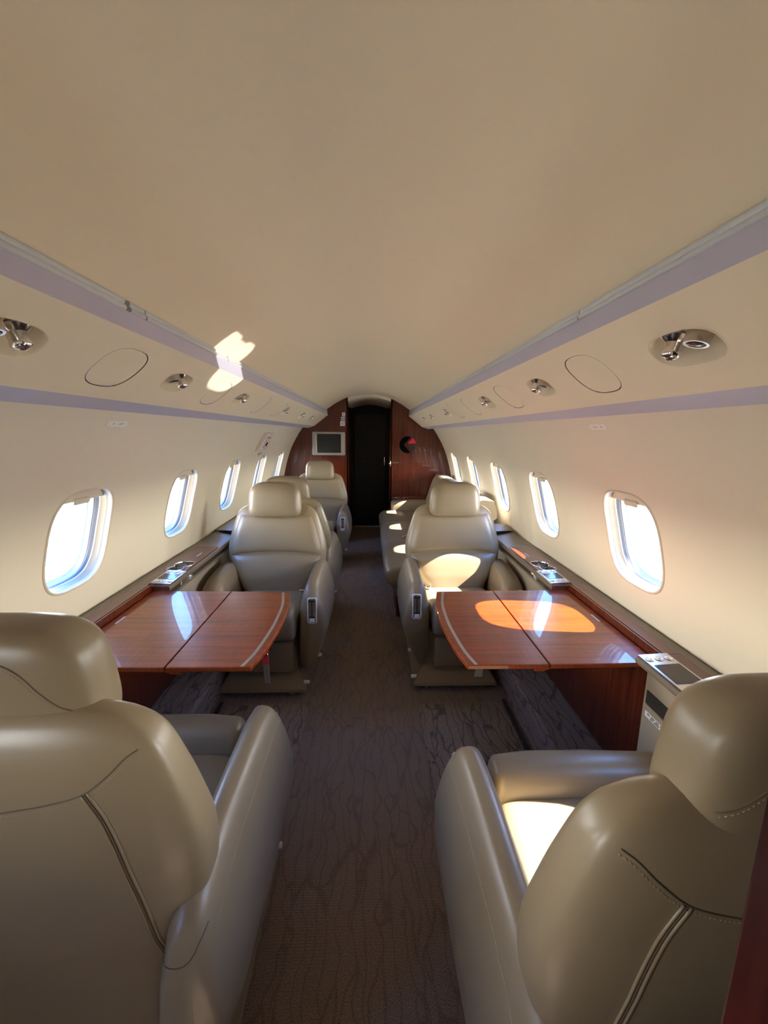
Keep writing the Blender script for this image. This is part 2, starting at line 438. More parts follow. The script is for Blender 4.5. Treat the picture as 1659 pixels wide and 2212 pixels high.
# overhead bands (service panels), light rails and lavender strips
VENTS = {1: [.732, 1.345, 1.962, 2.975, 3.70, 4.25], -1: [.735, 1.345, 1.975, 2.99, 3.69, 4.26]}
ACC = {1: [.43, 1.038, 1.665, 2.28, 2.68], -1: [.43, 1.045, 1.68, 2.34, 2.80]}
PL = math.hypot(PB[0]-LB[0], PB[1]-LB[1]); PN = Vector(((PB[1]-LB[1])/PL, -(PB[0]-LB[0])/PL))   # inward/down normal
def psu_pt(s, y, v, d=0.0):   # v in metres along slope from LB, d outward into cabin
    x = LB[0]+(PB[0]-LB[0])*v/PL+PN[0]*d; z = LB[1]+(PB[1]-LB[1])*v/PL+PN[1]*d
    return Vector((s*x, y, z))
def band(name, poly, s, m, parent=None, y0=Y0, y1=Y1, ang=.5, kind=None):
    rings = [[(s*x, y, z) for x, z in poly] for y in [y0+(y1-y0)*k/6 for k in range(7)]]
    bm = loft_bm(rings)
    o = from_bm(name, bm, m, parent, True, ang)
    if kind: o['kind'] = kind
    return o
VA, VB, VEX = .078, .040, 2.6
AA, AB, AEX = .080, .066, 2.7
tn = 1
for s in (-1, 1):
    holes = [(y, PL*.49, VA, VB, VEX) for y in VENTS[s]]+[(y, PL*.50, AA, AB, AEX) for y in ACC[s]]
    bm = holed_strip(lambda y, v: psu_pt(s, y, v), Y0, Y1, 0, PL, holes, n=10, K=4)
    root = from_bm('trim_%d' % tn, bm, OVERH); root['kind'] = 'structure'; tn += 1
    bm = bmesh.new()
    for y in ACC[s]:       # removable oval access panels, a hairline gap all round
        b2 = bmesh.new(); N = 40; R = ring(N, AEX); rr = []
        for sc, d in ((1-.0020/AB, -.004), (1-.0020/AB, -.0006), (1-.005/AB, 0.0)):
            rr.append([psu_pt(s, y+u*AA*sc, PL*.5+v*AB*sc, d) for u, v in R])
        from_bm('access_panel', loft_bm(rr, b2), OVERH, root, True, .5)
    # dark backing behind the gaps
    bb = grid_bm(lambda u, v: psu_pt(s, Y0+(Y1-Y0)*u, .005+(PL-.01)*v, -.052), 8, 1)
    from_bm('backing_sheet', bb, MATS['gap_brown'], root)
    # the lower lavender strip
    o = band('trim_%d' % tn, [PB, SB, (SB[0]+.004, SB[1]+.006), (.80, 1.455), (.70, 1.475), (PB[0]+.002, PB[1]+.004)], s, LAV, kind='structure'); tn += 1
    # upper light rail: lavender band with two ribbed grey lens runs above it
    o = band('trim_%d' % tn, [LB, (LB[0]+.0045, LB[1]+.02), RM, (RM[0]+.03, RM[1]+.002), (RT[0]+.03, LB[1])], s, LAV, kind='structure'); tn += 1
    cuts = [Y0, .962, 1.04, 1.60, 2.70, 3.62, 4.45, Y1] if s < 0 else [Y0, .97, 1.74, 2.62, 3.60, 4.50, Y1]
    for a, b in zip(cuts, cuts[1:]):
        g = .0035 if not (s < 0 and abs(a-.962) < 1e-6) else .016
        prof = []
        A = Vector(RT)+Vector((.0, .006)); B = Vector(RM)
        ax = (B-A); nrm = Vector((ax[1], -ax[0])).normalized()
        if nrm[0] > 0: nrm = -nrm
        for k in range(17):
            q = k/16; hgt = .0015+.0032*abs(math.sin(2*PI*q))**.6 if 0 < q < 1 else 0
            p = A.lerp(B, q)+nrm*hgt; prof.append((p[0], p[1]))
        prof += [(RM[0]+.02, RM[1]), (RT[0]+.02, RT[1]+.006)]
        band('light_lens', prof, s, LENS, o, a+g, b-.002, .9)
    from_bm('rail_backing', grid_bm(lambda u, v: (s*(RT[0]+.012), Y0+(Y1-Y0)*u, RM[1]-.01+.04*v), 6, 1), DARKGAP, o)

# ------------------------------------------------------------------ windows
def win_ring(s, yc, sc_y, sc_t, d, N=64, ex=WEX, ty=0.0):
    ty = .014*max(0, min(1, (d-.05)/.02)); return [wall_pt(s, yc+u*WA*sc_y, TC+v*WB*sc_t+ty, d) for u, v in ring(N, ex)]
def strip_rings(rings):
    return loft_bm(rings, closed=False)
wn = 1
for s in (-1, 1):
    for i, yc in enumerate(WY):
        vis = i >= 2
        fr = from_bm('window_%d' % wn, strip_rings([win_ring(s, yc, q, r, d) for q, r, d in (
            (1.055, 1.040, .000), (1.052, 1.037, -.003), (1.03, 1.018, -.0045), (1.0, 1.0, -.003), (.985, .992, .003))]), CREAM2)
        fr['kind'] = 'structure'; wn += 1
        def sub(name, seq, m):
            return from_bm(name, strip_rings([win_ring(s, yc, q, r, d) for q, r, d in seq]), m, fr)
        sub('lip', ((.985, .992, .003), (.968, .984, .013), (.960, .980, .014)), LIPW)
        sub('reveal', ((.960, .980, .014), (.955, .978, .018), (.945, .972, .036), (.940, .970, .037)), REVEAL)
        sub('bead', ((.940, .970, .037), (.937, .968, .041)), LIPW)
        sub('gasket', ((.937, .968, .041), (.928, .963, .053)), BLACK)
        sub('seal', ((.928, .963, .053), (.918, .958, .058), (.912, .955, .058)), GREYG)
        sub('outer_reveal', ((.912, .955, .058), (.895, .865, .074)), LIPW)
        sub('pane_edge', ((.895, .865, .074), (.877, .855, .075), (.875, .854, .083)), ACRYL)
        bm = bmesh.new(); bm.faces.new([bm.verts.new(p) for p in win_ring(s, yc, .895, .865, .080)])
        from_bm('pane', bm, GLASS, fr, False)
        # part-lowered shade with a finger tab
        tl = TC-WB*.74
        N = 24; top = []
        full = [(u*WA*.953, v*WB*.976) for u, v in ring(96, WEX)]
        yl = max(u for u, v in full if v < tl-TC+.004 and v > tl-TC-.02)
        up = [(u, v) for u, v in full if v < tl-TC]
        poly = sorted([p for p in up], key=lambda p: p[0])
        bm = bmesh.new(); rr = []
        for dd in (.024, .027):
            rr.append([wall_pt(s, yc+u, TC+v, dd) for u, v in poly]+[wall_pt(s, yc+poly[-1][0]*k, tl, dd) for k in (1, .5, 0, -.5, -1)])
        sh = from_bm('shade', loft_bm(rr, bm), CREAM2, fr, False)
        rr = []
        for dd, k in ((.026, 1), (.018, 1), (.015, .8)):
            rr.append([wall_pt(s, yc+u*k, tl+v*k, dd) for u, v in rrect(.040, .011, .009, 4)])
        from_bm('shade_tab', loft_bm(rr), CREAM2, sh, True, .6)
        # sampling portal for the sky
        pl = bpy.data.lights.new('window_portal', 'AREA'); pl.shape = 'RECTANGLE'; pl.size = .27; pl.size_y = .36
        pl.cycles.is_portal = True
        po = bpy.data.objects.new('window_portal', pl); COL.objects.link(po)
        p, nr = wall_at(TC); nr = nr if nr[0] > 0 else -nr
        po.location = wall_pt(s, yc, TC, .11)
        dirn = Vector((-s*nr[0], 0, -nr[1]))
        zc = -dirn; xc = Vector((0, 1, 0)); yc_ = zc.cross(xc)
        mm = Matrix.Identity(4)
        for r_ in range(3): mm[r_][0], mm[r_][1], mm[r_][2] = xc[r_], yc_[r_], zc[r_]
        mm.translation = po.location; po.matrix_world = mm

# ------------------------------------------------------------------ front bulkhead, corridor and door
half = [(p[0], p[1]) for p in CP]+[LB, PB, SB]+[(p[0], p[1]) for p in WALL[10:]]
def bulk_poly(s, x_in, ztop):
    pts = []
    prof = [p for p in half if p[0] >= abs(x_in)+.003]
    pts = [(x_in, 0.0), (x_in, ztop)]+[(s*x*1.0, z) for x, z in prof]
    return pts
for s, xin, nm in ((-1, -.243, 'wall_front_left'), (1, .268, 'wall_front_right')):
    poly = [(xin, 0.0), (xin, 1.775)]+[(s*(p[0]+.02), p[1]+.02) for p in CP if p[0] > abs(xin)+.02]+[(s*(p[0]+.03), p[1]) for p in WALL[6:]]
    o = from_bm(nm, prism_bm(poly, Y1, Y1+.035, 'y', .004), PWOOD, None, False); o['kind'] = 'structure'
# corridor jambs and arch beyond the doorway
o = from_bm('trim_%d' % tn, box_bm(-.262, -.243, Y1+.0, Y1+.99, 0, 1.80), PWOOD, None, False); o['kind'] = 'structure'; tn += 1
o = from_bm('trim_%d' % tn, box_bm(.268, .287, Y1+.0, Y1+.99, 0, 1.80), PWOOD, None, False); o['kind'] = 'structure'; tn += 1
ARC = [(-.243+.511*k/16, 1.725+.050*math.sin(PI*k/16)) for k in range(17)]
bm = loft_bm([[(x, Y1-.003, z) for x, z in ARC]+[(.268, Y1-.003, 1.84), (-.243, Y1-.003, 1.84)], [(x, Y1+.99, z-.03) for x, z in ARC]+[(.268, Y1+.99, 1.84), (-.243, Y1+.99, 1.84)]])
o = from_bm('ceiling_corridor', bm, CREAM, None, True, .6); o['kind'] = 'structure'
YD = Y1+.96
d = from_bm('door_1', prism_bm([(-.20, .0), (.24, .0), (.24, 1.60)]+[(.24-.44*k/12, 1.60+.035*math.sin(PI*k/12)) for k in range(1, 12)]+[(-.20, 1.60)], YD-.03, YD, 'y', .004), DOORM, None, False); d['kind'] = 'structure'
for z in (1.42, 1.10, .80, .95):
    from_bm('stud', lathe_bm([(.004, 0), (.003, .004)], 10, Matrix.Translation((-.085, YD-.03, z)) @ Matrix.Rotation(PI/2, 4, 'X')), SATIN, d)
hb = box_bm(.222, .236, YD-.05, YD-.03, .90, 1.02, .004); from_bm('handle', hb, CHROME, d)
o = from_bm('trim_%d' % tn, box_bm(-.20, .24, YD-.10, YD-.05, 0, .012, .003), SATIN, None, False); o['kind'] = 'structure'; tn += 1
o = from_bm('wall_corridor', box_bm(-.30, .32, YD+.001, YD+.03, 0, 1.85), CORR, None, False); o['kind'] = 'structure'
# latch on the right door jamb
t_ = empty('door_latch', (.266, Y1-.004, .99)); tag(t_, 'small chrome latch on the edge of the red wood bulkhead beside the doorway', 'latch')
from_bm('strike_plate', box_bm(0, .012, -.004, .006, -.035, .035, .002), CHROME, t_)
from_bm('bolt', box_bm(-.014, 0, -.003, .004, -.006, .006, .002), CHROME, t_)

# aft bulkhead behind the camera and the wood partition edge on the right
o = from_bm('wall_back', prism_bm([(-p[0]-.02, p[1]+.02) for p in CP[::-1]]+[(p[0]+.02, p[1]+.02) for p in CP]+[(p[0]+.03, p[1]) for p in WALL[6:]]+[(-p[0]-.03, p[1]) for p in WALL[6:][::-1]], Y0-.03, Y0, 'y'), CREAM, None, False); o['kind'] = 'structure'

# ground outside
bm = grid_bm(lambda u, v: (-120+240*u, -120+240*v, -1.9), 4, 4)
tag(from_bm('ground', bm, TARMAC, None, False), kind='structure')
o = from_bm('wall_partition', box_bm(.259, 1.06, .168, .20, 0, 1.80, .003), wood('burgundy_wood', (0.022, 0.003, 0.0025), (0.050, 0.007, 0.005), 'Z', fig=.35, coat=.6), None, False); o['kind'] = 'structure'

# carpeted steps along both walls
for s in (-1, 1):
    prof = [(.745, 0), (.745, .135), (.762, .15), (.955, .152), (.98, .14), (.98, 0)]
    rings = [[(s*x, y, z) for x, z in prof] for y in (.30, 1.0, 2.0, 2.62)]
    o = from_bm('trim_%d' % tn, loft_bm(rings), CARPET2, None, True, .4); o['kind'] = 'structure'; tn += 1
    o = from_bm('trim_%d' % tn, box_bm(*sorted((s*.712, s*.728)), .95, 1.92, 0, .006), DARKGAP, None, False); o['kind'] = 'structure'; tn += 1

# floor mats over the access hatches
for s, lab in ((1, 'rectangular brown carpet mat with stitched edge on the floor below the right table'), (-1, 'rectangular brown carpet mat with stitched edge on the floor below the left table')):
    x0, x1, y0, y1 = .275, .705, (1.10 if s > 0 else 1.19), 1.90
    t_ = empty('carpet_mat', (s*(x0+x1)/2, (y0+y1)/2, 0)); tag(t_, lab, 'mat')
    from_bm('pile', prism_bm(rrect((x1-x0)/2, (y1-y0)/2, .05, 8), 0.0, .008, 'z', .003), CARPET2, t_, True)
    bm = tube_bm([(a, b, .0075) for a, b in rrect((x1-x0)/2-.010, (y1-y0)/2-.010, .042, 8)], .0028, 6, True)
    from_bm('edge_binding', bm, MATS['binding'], t_)

# ------------------------------------------------------------------ side ledges
LZ = .684; TZ_ = .660
def ledge(s, y1, lab):
    L = empty('side_ledge', (s*.95, 1.4, 0)); tag(L, lab, 'ledge')
    def P(x, y, z): return (s*x-s*.95, y-1.4, z)
    def seg(name, poly, ya, yb, m, par=None, ang=.5, bev=0):
        bm = loft_bm([[P(x, y, z) for x, z in poly] for y in (ya, (ya+yb)/2, yb)])
        return from_bm(name, bm, m, par or L, True, ang)
    yb = .25
    YA, YB = 1.158, 1.768          # table bay
    # taupe top with rolled inboard edge, wider beside the seats
    topS = [(1.036, LZ-.006), (.868, LZ), (.856, LZ-.003), (.850, LZ-.012), (.852, LZ-.022), (.862, LZ-.03), (1.036, LZ-.035)]
    topT = [(1.036, LZ-.006), (.938, LZ), (.936, LZ-.002), (.936, LZ-.034), (1.036, LZ-.035)]
    seg('ledge_top', topS, yb, YA, TAUPE); seg('ledge_top', topT, YA, YB, TAUPE); seg('ledge_top', topS, YB, y1, TAUPE)
    # polished wood inlay strip
    def inlay(name, xa, xb, ya, ybb, rad_far):
        poly = rrect((ybb-ya)/2, (xb-xa)/2, .02, 5) if rad_far else [(-(ybb-ya)/2, -(xb-xa)/2), ((ybb-ya)/2, -(xb-xa)/2), ((ybb-ya)/2, (xb-xa)/2), (-(ybb-ya)/2, (xb-xa)/2)]
        bm = bmesh.new()
        rr = [[P((xa+xb)/2+b, (ya+ybb)/2+a, LZ-.004+dz-.036*0) for a, b in poly] for dz in (0, .0055, .007)]
        rr[2] = [P((xa+xb)/2+b*.985, (ya+ybb)/2+a*.997, LZ+.0035) for a, b in poly]
        return from_bm(name, loft_bm(rr, bm), LWOOD, L, False)
    inlay('wood_inlay', .940, .994, YA, YB, False)
    inlay('wood_inlay', .862, .994, 1.955, 2.405, True)
    inlay('wood_inlay', .945, .994, YB, 1.955, False)
    if s > 0: inlay('wood_inlay', .950, .994, .35, YA, False)
    else: inlay('wood_inlay', .950, .994, .35, YA, False)
    from_bm('shadow_cap', box_bm(*sorted((s*.8545-s*.95, s*.935-s*.95)), YB-.0025-1.4, YB+.001-1.4, TZ_+.001, LZ-.004), PWOOD, L, False)  # dark cap stands in for the shadow below the control panel's edge
    # red lip where the table meets the ledge
    seg('wood_lip', [(.936, LZ+.003), (.930, LZ+.003), (.929, LZ-.03), (.936, LZ-.03)], YA, YB, PWOOD)
    # side panels
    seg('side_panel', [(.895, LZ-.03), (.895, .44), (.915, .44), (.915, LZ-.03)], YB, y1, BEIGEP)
    seg('lower_panel', [(.932, .44), (.932, .155), (.955, .155), (.955, .44)], YB, y1, PWOOD)
    seg('trim_rail', [(.860, LZ-.05), (.860, LZ-.062), (.897, LZ-.064), (.897, LZ-.048)], YB, y1, TAUPE)
    seg('lower_panel', [(.932, LZ-.036), (.932, .155), (.955, .155), (.955, LZ-.036)], YA, YB, PWOOD)
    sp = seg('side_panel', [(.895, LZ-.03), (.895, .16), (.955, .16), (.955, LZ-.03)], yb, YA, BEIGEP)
    # magazine pocket with slot and a printed placard
    from_bm('pocket_slot', box_bm(*sorted((s*.892-s*.95, s*.897-s*.95)), .86-1.4, 1.146-1.4, .532, .574), DARKGAP, sp, False)
    from_bm('pocket_face', box_bm(*sorted((s*.8885-s*.95, s*.896-s*.95)), .80-1.4, 1.146-1.4, .20, .530, .003), BEIGEP, sp, False)
    pl = from_bm('placard', box_bm(*sorted((s*.8878-s*.95, s*.889-s*.95)), .95-1.4, 1.136-1.4, .494, .512), PAPER, sp, False)
    bm = bmesh.new(); random.seed(3)
    for row, z in ((0, .5065), (1, .4995)):
        y = 1.125 if row == 0 else 1.11
        while y > .965 + .01*row:
            wd = random.uniform(.008, .022); box_bm(*sorted((s*.8873-s*.95, s*.8879-s*.95)), y-wd-1.4, y-1.4, z-.0022, z+.0022, bm=bm); y -= wd+.006
    from_bm('print', bm, GREYG, pl, False)
    # twin cup holder: figure-eight chrome rim and well
    def eight(rad, n=20):
        pts = []; c0, c1 = 1.985, 2.058; xx0, xx1 = .925, .912
        # union outline of two discs along y
        ang = math.radians(52)
        for k in range(n+1):
            a = -PI/2-ang*0+ -(PI/2-0)*0
        def arc(cy, cx, r, a0, a1): return [(cx+r*math.sin(a0+(a1-a0)*k/n), cy+r*math.cos(a0+(a1-a0)*k/n)) for k in range(n+1)]
        r0, r1 = .036*rad, .043*rad
        pts = arc(c1, xx1, r1, -math.radians(128), math.radians(128)) + arc(c0, xx0, r0, math.radians(180-128), math.radians(180+128))
        return pts
    cx_, cy_ = .918, 2.02
    def er(k, z, grow=0.0): return [P(x, y, z) for x, y in eight(k)]
    zt = LZ+.0035
    for o_ in [c_ for c_ in L.children if c_.name.split('.')[0] in ('ledge_top', 'wood_inlay')]:
        cut(o_, loft_bm([er(1.005, LZ-.2), er(1.005, LZ+.05)]))
    ch = from_bm('cup_holder', loft_bm([er(1.13, LZ+.0035), er(1.11, LZ+.0075), er(1.02, LZ+.0078), er(1.0, LZ+.004)], closed=False), CHROME, L, True, .6)
    bm = loft_bm([er(1.0, LZ+.0045), er(.985, LZ-.004), er(.97, LZ-.055)], closed=False)
    from_bm('well_wall', bm, CHROME, ch, True, .6)
    from_bm('well_floor', loft_bm([er(.975, LZ-.058), er(.975, LZ-.055)]), SATIN, ch, False)
    # chrome cabin control panels
    def panel(ya, ybb, xi, xo, tilt, name='control_panel'):
        def Q(u, v, d=0):    # u 0..1 along y, v 0..1 inboard->outboard
            return P(xi+(xo-xi)*v, ya+(ybb-ya)*u, LZ+.006+tilt*(v)+d)
        bm = loft_bm([[Q(*c, d) for c in ((0, 0), (1, 0), (1, 1), (0, 1))] for d in (-.007, -.003, 0)])
        bmesh.ops.bevel(bm, geom=[e for e in bm.edges], offset=.0014, segments=2, affect='EDGES')
        cp = from_bm(name, bm, SATIN, L, False)
        bm = loft_bm([[Q(u, v, d) for u, v in ((.30, .1), (.72, .1), (.72, .92), (.30, .92))] for d in (.0002, .0012)])
        from_bm('glass_inset', bm, DARKGLOSS, cp, False)
        pos = [(.86, .18), (.86, .5), (.86, .82), (.15, .18), (.15, .5), (.15, .82), (.02+.47, .0)]
        for u, v in pos[:6]:
            p = Vector(Q(u, v, .001))
            bt = from_bm('button', lathe_bm([(.0115, -.001), (.0115, .0012), (.0098, .0022), (.0085, .001), (.0080, .001), (.0078, .0026), (.005, .0034)], 20, Matrix.Translation(p)), CHROME, cp)
        return cp
    panel(1.775, 1.950, .852, .940, .006)
    panel(.93, 1.152, .852, .942, .006)
    # small engraved plates on the wood
    from_bm('label', box_bm(*sorted((s*.905-s*.95, s*.912-s*.95)), 2.20-1.4, 2.27-1.4, LZ+.0034, LZ+.0042), MATS['dull_label'], L, False)
    # raised wedge-shaped end block
    bm = bmesh.new()
    a = [P(x, y, z) for x, y, z in ((.875, 2.72, LZ+.002), (1.03, 2.82, LZ+.002), (1.03, y1, LZ+.002), (.875, y1, LZ+.002))]
    b = [P(x, y, z) for x, y, z in ((.875, 2.715, LZ+.026), (1.03, 2.818, LZ+.006), (1.03, y1, LZ+.020), (.875, y1, LZ+.034))]
    from_bm('end_block', loft_bm([a, b]), TAUPE, L, False)
    from_bm('end_block_edge', loft_bm([[P(.872, 2.712, LZ+.001), P(1.0, 2.797, LZ+.001), P(.876, 2.73, LZ+.001)], [P(.872, 2.710, LZ+.024), P(1.0, 2.795, LZ+.008), P(.876, 2.73, LZ+.024)]]), DARKGLOSS, L, False)
    return L
ledge(-1, 4.0, 'taupe and mahogany side ledge with cup holders along the left wall under the windows')
ledge(1, 2.95, 'taupe and mahogany side ledge along the right wall, with a slotted magazine pocket')

# ------------------------------------------------------------------ tables
TZ = .660
def table(s, lab):
    T = empty('folding_table', (s*.62, 1.45, 0)); tag(T, lab, 'table', 'fold-out cabin tables')
    X = lambda x: s*(x-.62)
    arc = smooth_curve([(.327, 1.150), (.308, 1.24), (.296, 1.38), (.294, 1.47), (.300, 1.61), (.326, 1.752)], 6)
    def leaf(name, poly):
        return from_bm(name, prism_bm([(X(x), y-1.45) for x, y in poly], TZ-.015, TZ, 'z', .0022, 1), TWOOD, T, False)
    fl = leaf('folding_leaf', [(p[0], p[1]) for p in arc]+[(.5795, 1.762), (.5795, 1.150)])
    leaf('fixed_leaf', [(.5825, 1.150), (.5825, 1.762), (.926, 1.766), (.926, 1.156)])
    # pale metal inlay following the curved edge
    a0 = [(p[0]+.022+.012*0, p[1]) for p in arc]; a1 = [(p[0]+.033, p[1]) for p in arc]
    def trimy(a): return [(x, min(max(y, 1.154), 1.748)) for x, y in a]
    A0, A1 = trimy(a0), trimy(a1)
    bm = loft_bm([[(X(x), y-1.45, TZ+dz) for x, y in A0+A1[::-1]] for dz in (-.001, .0004)])
    from_bm('metal_inlay', bm, MATS['inlay_metal'], fl, False)
    for yy in (1.21, 1.69):
        from_bm('hinge', box_bm(X(.574)-.003, X(.588)+.003, yy-.02-1.45, yy+.02-1.45, TZ-.022, TZ-.0152, .001), SATIN, T, False)
    # support arm and pull lever under the near edge
    bm = loft_bm([[(X(x), 1.185-1.45, z), (X(x), 1.222-1.45, z), (X(x), 1.222-1.45, z2), (X(x), 1.185-1.45, z2)] for x, z, z2 in ((.548, .617, .6445), (.575, .616, .6445), (.628, .634, .6445))])
    from_bm('pull_lever', bm, TWOOD, T, False)
    from_bm('slide_rail', box_bm(*sorted((X(.56), X(.925))), 1.24-1.45, 1.27-1.45, TZ-.045, TZ-.0155, .003), PWOOD, T, False)
    from_bm('slide_rail', box_bm(*sorted((X(.56), X(.925))), 1.66-1.45, 1.69-1.45, TZ-.045, TZ-.0155, .003), PWOOD, T, False)
    # small placard near the wall
    from_bm('placard', box_bm(*sorted((X(.893), X(.900))), 1.445-1.45, 1.505-1.45, TZ-.0004, TZ+.0004), MATS['dull_label'], T, False)
    return T
mat('inlay_metal', (.42, .38, .33), .3, metal=.6)
table(-1, 'glossy mahogany fold-out table on the left, red webbing strap below its corner')
table(1, 'glossy mahogany fold-out table on the right with an orange sun patch on top')

# ------------------------------------------------------------------ seats
# local frame: y = 0 base front, +y towards the back rest, x lateral; a = side of the aisle arm
HW = [(.20, .212), (.36, .218), (.43, .230), (.50, .264), (.565, .286), (.625, .294), (.685, .292), (.775, .270), (.845, .247), (.872, .236), (.895, .218), (.912, .192), (.924, .155), (.931, .10), (.933, .05)]
YC = lambda z: .468+(z-.40)*.085
HD = [(.2, .05), (.38, .060), (.5, .075), (.66, .076), (.81, .062), (.86, .056), (.89, .047), (.912, .036), (.924, .025), (.931, .014), (.933, .006)]
def seat_meshes(a):
    out = {}
    def add(key, name, bm, m, sub=None, ang=None):
        me = bpy.data.meshes.new(name); bmesh.ops.recalc_face_normals(bm, faces=bm.faces)
        if ang:
            for e in bm.edges:
                if len(e.link_faces) == 2 and e.calc_face_angle(0) > ang: e.smooth = False
        bm.to_mesh(me); bm.free(); me.materials.append(m)
        for p in me.polygons: p.use_smooth = True
        out[key] = (name, me, sub)
    # base
    bx = -.055 if a < 0 else .008
    bm = loft_bm([[(bx+x*h, y, z) for x, y in ((-1, yf), (1, yf), (1, yb), (-1, yb))] for z, h, yf, yb in ((.028, .224, -.045, .46), (.040, .224, -.044, .46), (.118, .172, .035, .46), (.30, .160, .055, .45))])
    bmesh.ops.bevel(bm, geom=list(bm.edges), offset=.006, segments=2, affect='EDGES')
    add('base', 'base', bm, LEATHER, None, .5)
    add('front_panel', 'front_panel', box_bm(-.168, .168, -.012, .06, .122, .292, .010, 3), LEATHER, None, .6)
    for k, x in enumerate((-.15, .15)):
        x += bx; bm = box_bm(x-.012, x+.012, -.03, .0, .0, .032, .004); box_bm(x-.016, x-.008, -.04, -.028, .0, .018, .002, bm=bm); box_bm(x+.008, x+.016, -.04, -.028, .0, .018, .002, bm=bm)
        add('foot%d' % k, 'track_foot', bm, CHROME, None, .5)
    # seat cushion: main pad and front bolster
    bm = bar('y', [(.06, 0, .382, .186, .058), (.15, 0, .388, .198, .060), (.30, 0, .382, .200, .057), (.42, 0, .375, .198, .05)], 5, 36, (.02, .02))
    add('cushion', 'seat_cushion', bm, LEATHER)
    bm = bar('x', [(-.158 if a < 0 else -.262, -.012, .405, .060, .092), (-.08, -.014, .408, .063, .095), (.08, -.014, .408, .063, .095), (.158 if a > 0 else .262, -.012, .405, .060, .092)], 2.7, 36, (.026, .026))
    add('bolster', 'thigh_bolster', bm, LEATHER)
    # back shell
    st = []
    for z in [.22+.62*k/22 for k in range(23)]+[.855, .868, .88, .89, .90, .908, .915, .921, .926, .930, .9325]:
        st.append((z, 0, YC(z), interp(HW, z), interp(HD, z)))
    bm = loft_bm([[(c1+p*h1, c2+q*h2, t) for p, q in ring(64, 3.6)] for t, c1, c2, h1, h2 in st]); me = bpy.data.meshes.new('t'); bm.to_mesh(me)
    bvh = BVHTree.FromBMesh(bm); bpy.data.meshes.remove(me)
    add('backrest', 'backrest', bm, LEATHER)
    # front pads: upper panel and lumbar panel meeting in an arched crease
    def crease(x): return .625+.020*(1-(x/.24)**2)
    def pad(z0f, z1f, T, tilt=0.0):
        def F(u, v):
            uu = 2*u-1; vv = 2*v-1
            x0 = uu*.235; z = z0f(x0)+(z1f(x0)-z0f(x0))*v
            x = uu*(interp(HW, z)-.030)
            pr = ((1-abs(uu)**5)**.5)*((1-abs(vv)**6)**.5)
            return (x, YC(z)-interp(HD, z)+.012-T*pr-tilt*(1-v)*pr, z)
        return grid_bm(F, 28, 20)
    add('upper_pad', 'upper_back_pad', pad(lambda x: crease(x)+.002, lambda x: .872, .024), LEATHER)
    add('lumbar', 'lumbar_pad', pad(lambda x: .36, lambda x: crease(x)-.002, .034, .045), LEATHER)
    # headrest
    hr = []
    for k in range(33):
        u = math.sin(PI/2*(-1+2*k/32)*.985); sc = max(.02, (1-abs(u)**4.6)**(1/4.6)); sd = max(.02, (1-abs(u)**5)**(1/3.2))
        hr.append((u*.149, .456, .961-.010*abs(u)**3, .060*sd, .1035*sc))
    bm = loft_bm([[(t, c1+p*h1, c2+q*h2) for p, q in ring(44, 3.7)] for t, c1, c2, h1, h2 in hr])
    for v in bm.verts:      # slightly narrower towards the top, leaning back
        k = (v.co.z-.85)/.215; v.co.x *= 1.035-.10*k*k; v.co.y += .018*(k-.5)
    hb = BVHTree.FromBMesh(bm)
    add('headrest', 'headrest', bm, LEATHER)
    for k, x in enumerate((-.06, .06)):
        add('post%d' % k, 'headrest_post', tube_bm([(x, .482, .84), (x, .470, .90)], .008, 10), SATIN)
    # seams, on the rear faces
    def proj(tree, x, z, lift):
        h = tree.ray_cast(Vector((x, 1.2, z)), Vector((0, -1, 0)))
        if h[0] is None: return None
        return h[0]+h[1]*lift
    def seam(tree, pts, r, lift, per=10):
        P = [proj(tree, p[0], p[1], lift) for p in smooth_curve(pts, per)]
        return [p for p in P if p is not None]
    yoke = [(.214, .872), (.197, .862), (.172, .838), (.135, .810), (.08, .794), (0, .780)]
    vert = [(.138, .810), (.163, .755), (.186, .665), (.202, .56), (.211, .44), (.212, .35), (.205, .24)]
    hd = [(.130, .930), (.110, .943), (.086, .971), (.064, 1.001), (.037, 1.018), (0, 1.022)]
    stc = bmesh.new(); sth = bmesh.new(); nsm = 0
    for sgn in (-1, 1):
        for tree, line, dbl in ((bvh, yoke, .0065), (bvh, vert, .0050), (hb, hd, .0065)):
            L2 = [(x*sgn, z) for x, z in line]
            P = seam(tree, L2, 0, -.0006, 12)
            if len(P) > 2: add('seam%d' % nsm, 'seam', tube_bm(P, .0013, 6), SEAM, 'headrest' if tree is hb else 'backrest'); nsm += 1
            offs = (-dbl, dbl) if line is vert else (dbl,)
            for of in offs:
                # offset the plan line sideways, then dash it
                Q = smooth_curve(L2, 40); D = []
                for i in range(len(Q)):
                    d = (Q[min(i+1, len(Q)-1)]-Q[max(i-1, 0)]).normalized(); n2 = Vector((-d[1], d[0]))
                    D.append(Q[i]+n2*of*sgn)
                acc = 0; seg = []
                run = 0
                for i in range(1, len(D)):
                    run += (D[i]-D[i-1]).length
                    if (run % .0062) < .0042:
                        p = proj(tree, D[i][0], D[i][1], (.0009 if line is vert else .0002))
                        if p is not None: seg.append(p)
                    else:
                        if len(seg) >= 2: tube_bm([seg[0], seg[-1]], .0008, 4, bm=(sth if tree is hb else stc))
                        seg = []
                if line is vert:      # padded ridge either side of the groove
                    RP = [proj(tree, p[0], p[1], -.0010) for p in D]; RP = [p for p in RP if p is not None][::6]
                    RP = [p for p in RP]
                    if len(RP) > 2: add('welt%d' % nsm, 'welt', tube_bm(RP, .0022, 8), LEATHER, 'backrest'); nsm += 1
    add('stitching', 'stitching', stc, THREAD, 'backrest'); add('stitching2', 'stitching', sth, THREAD, 'headrest')
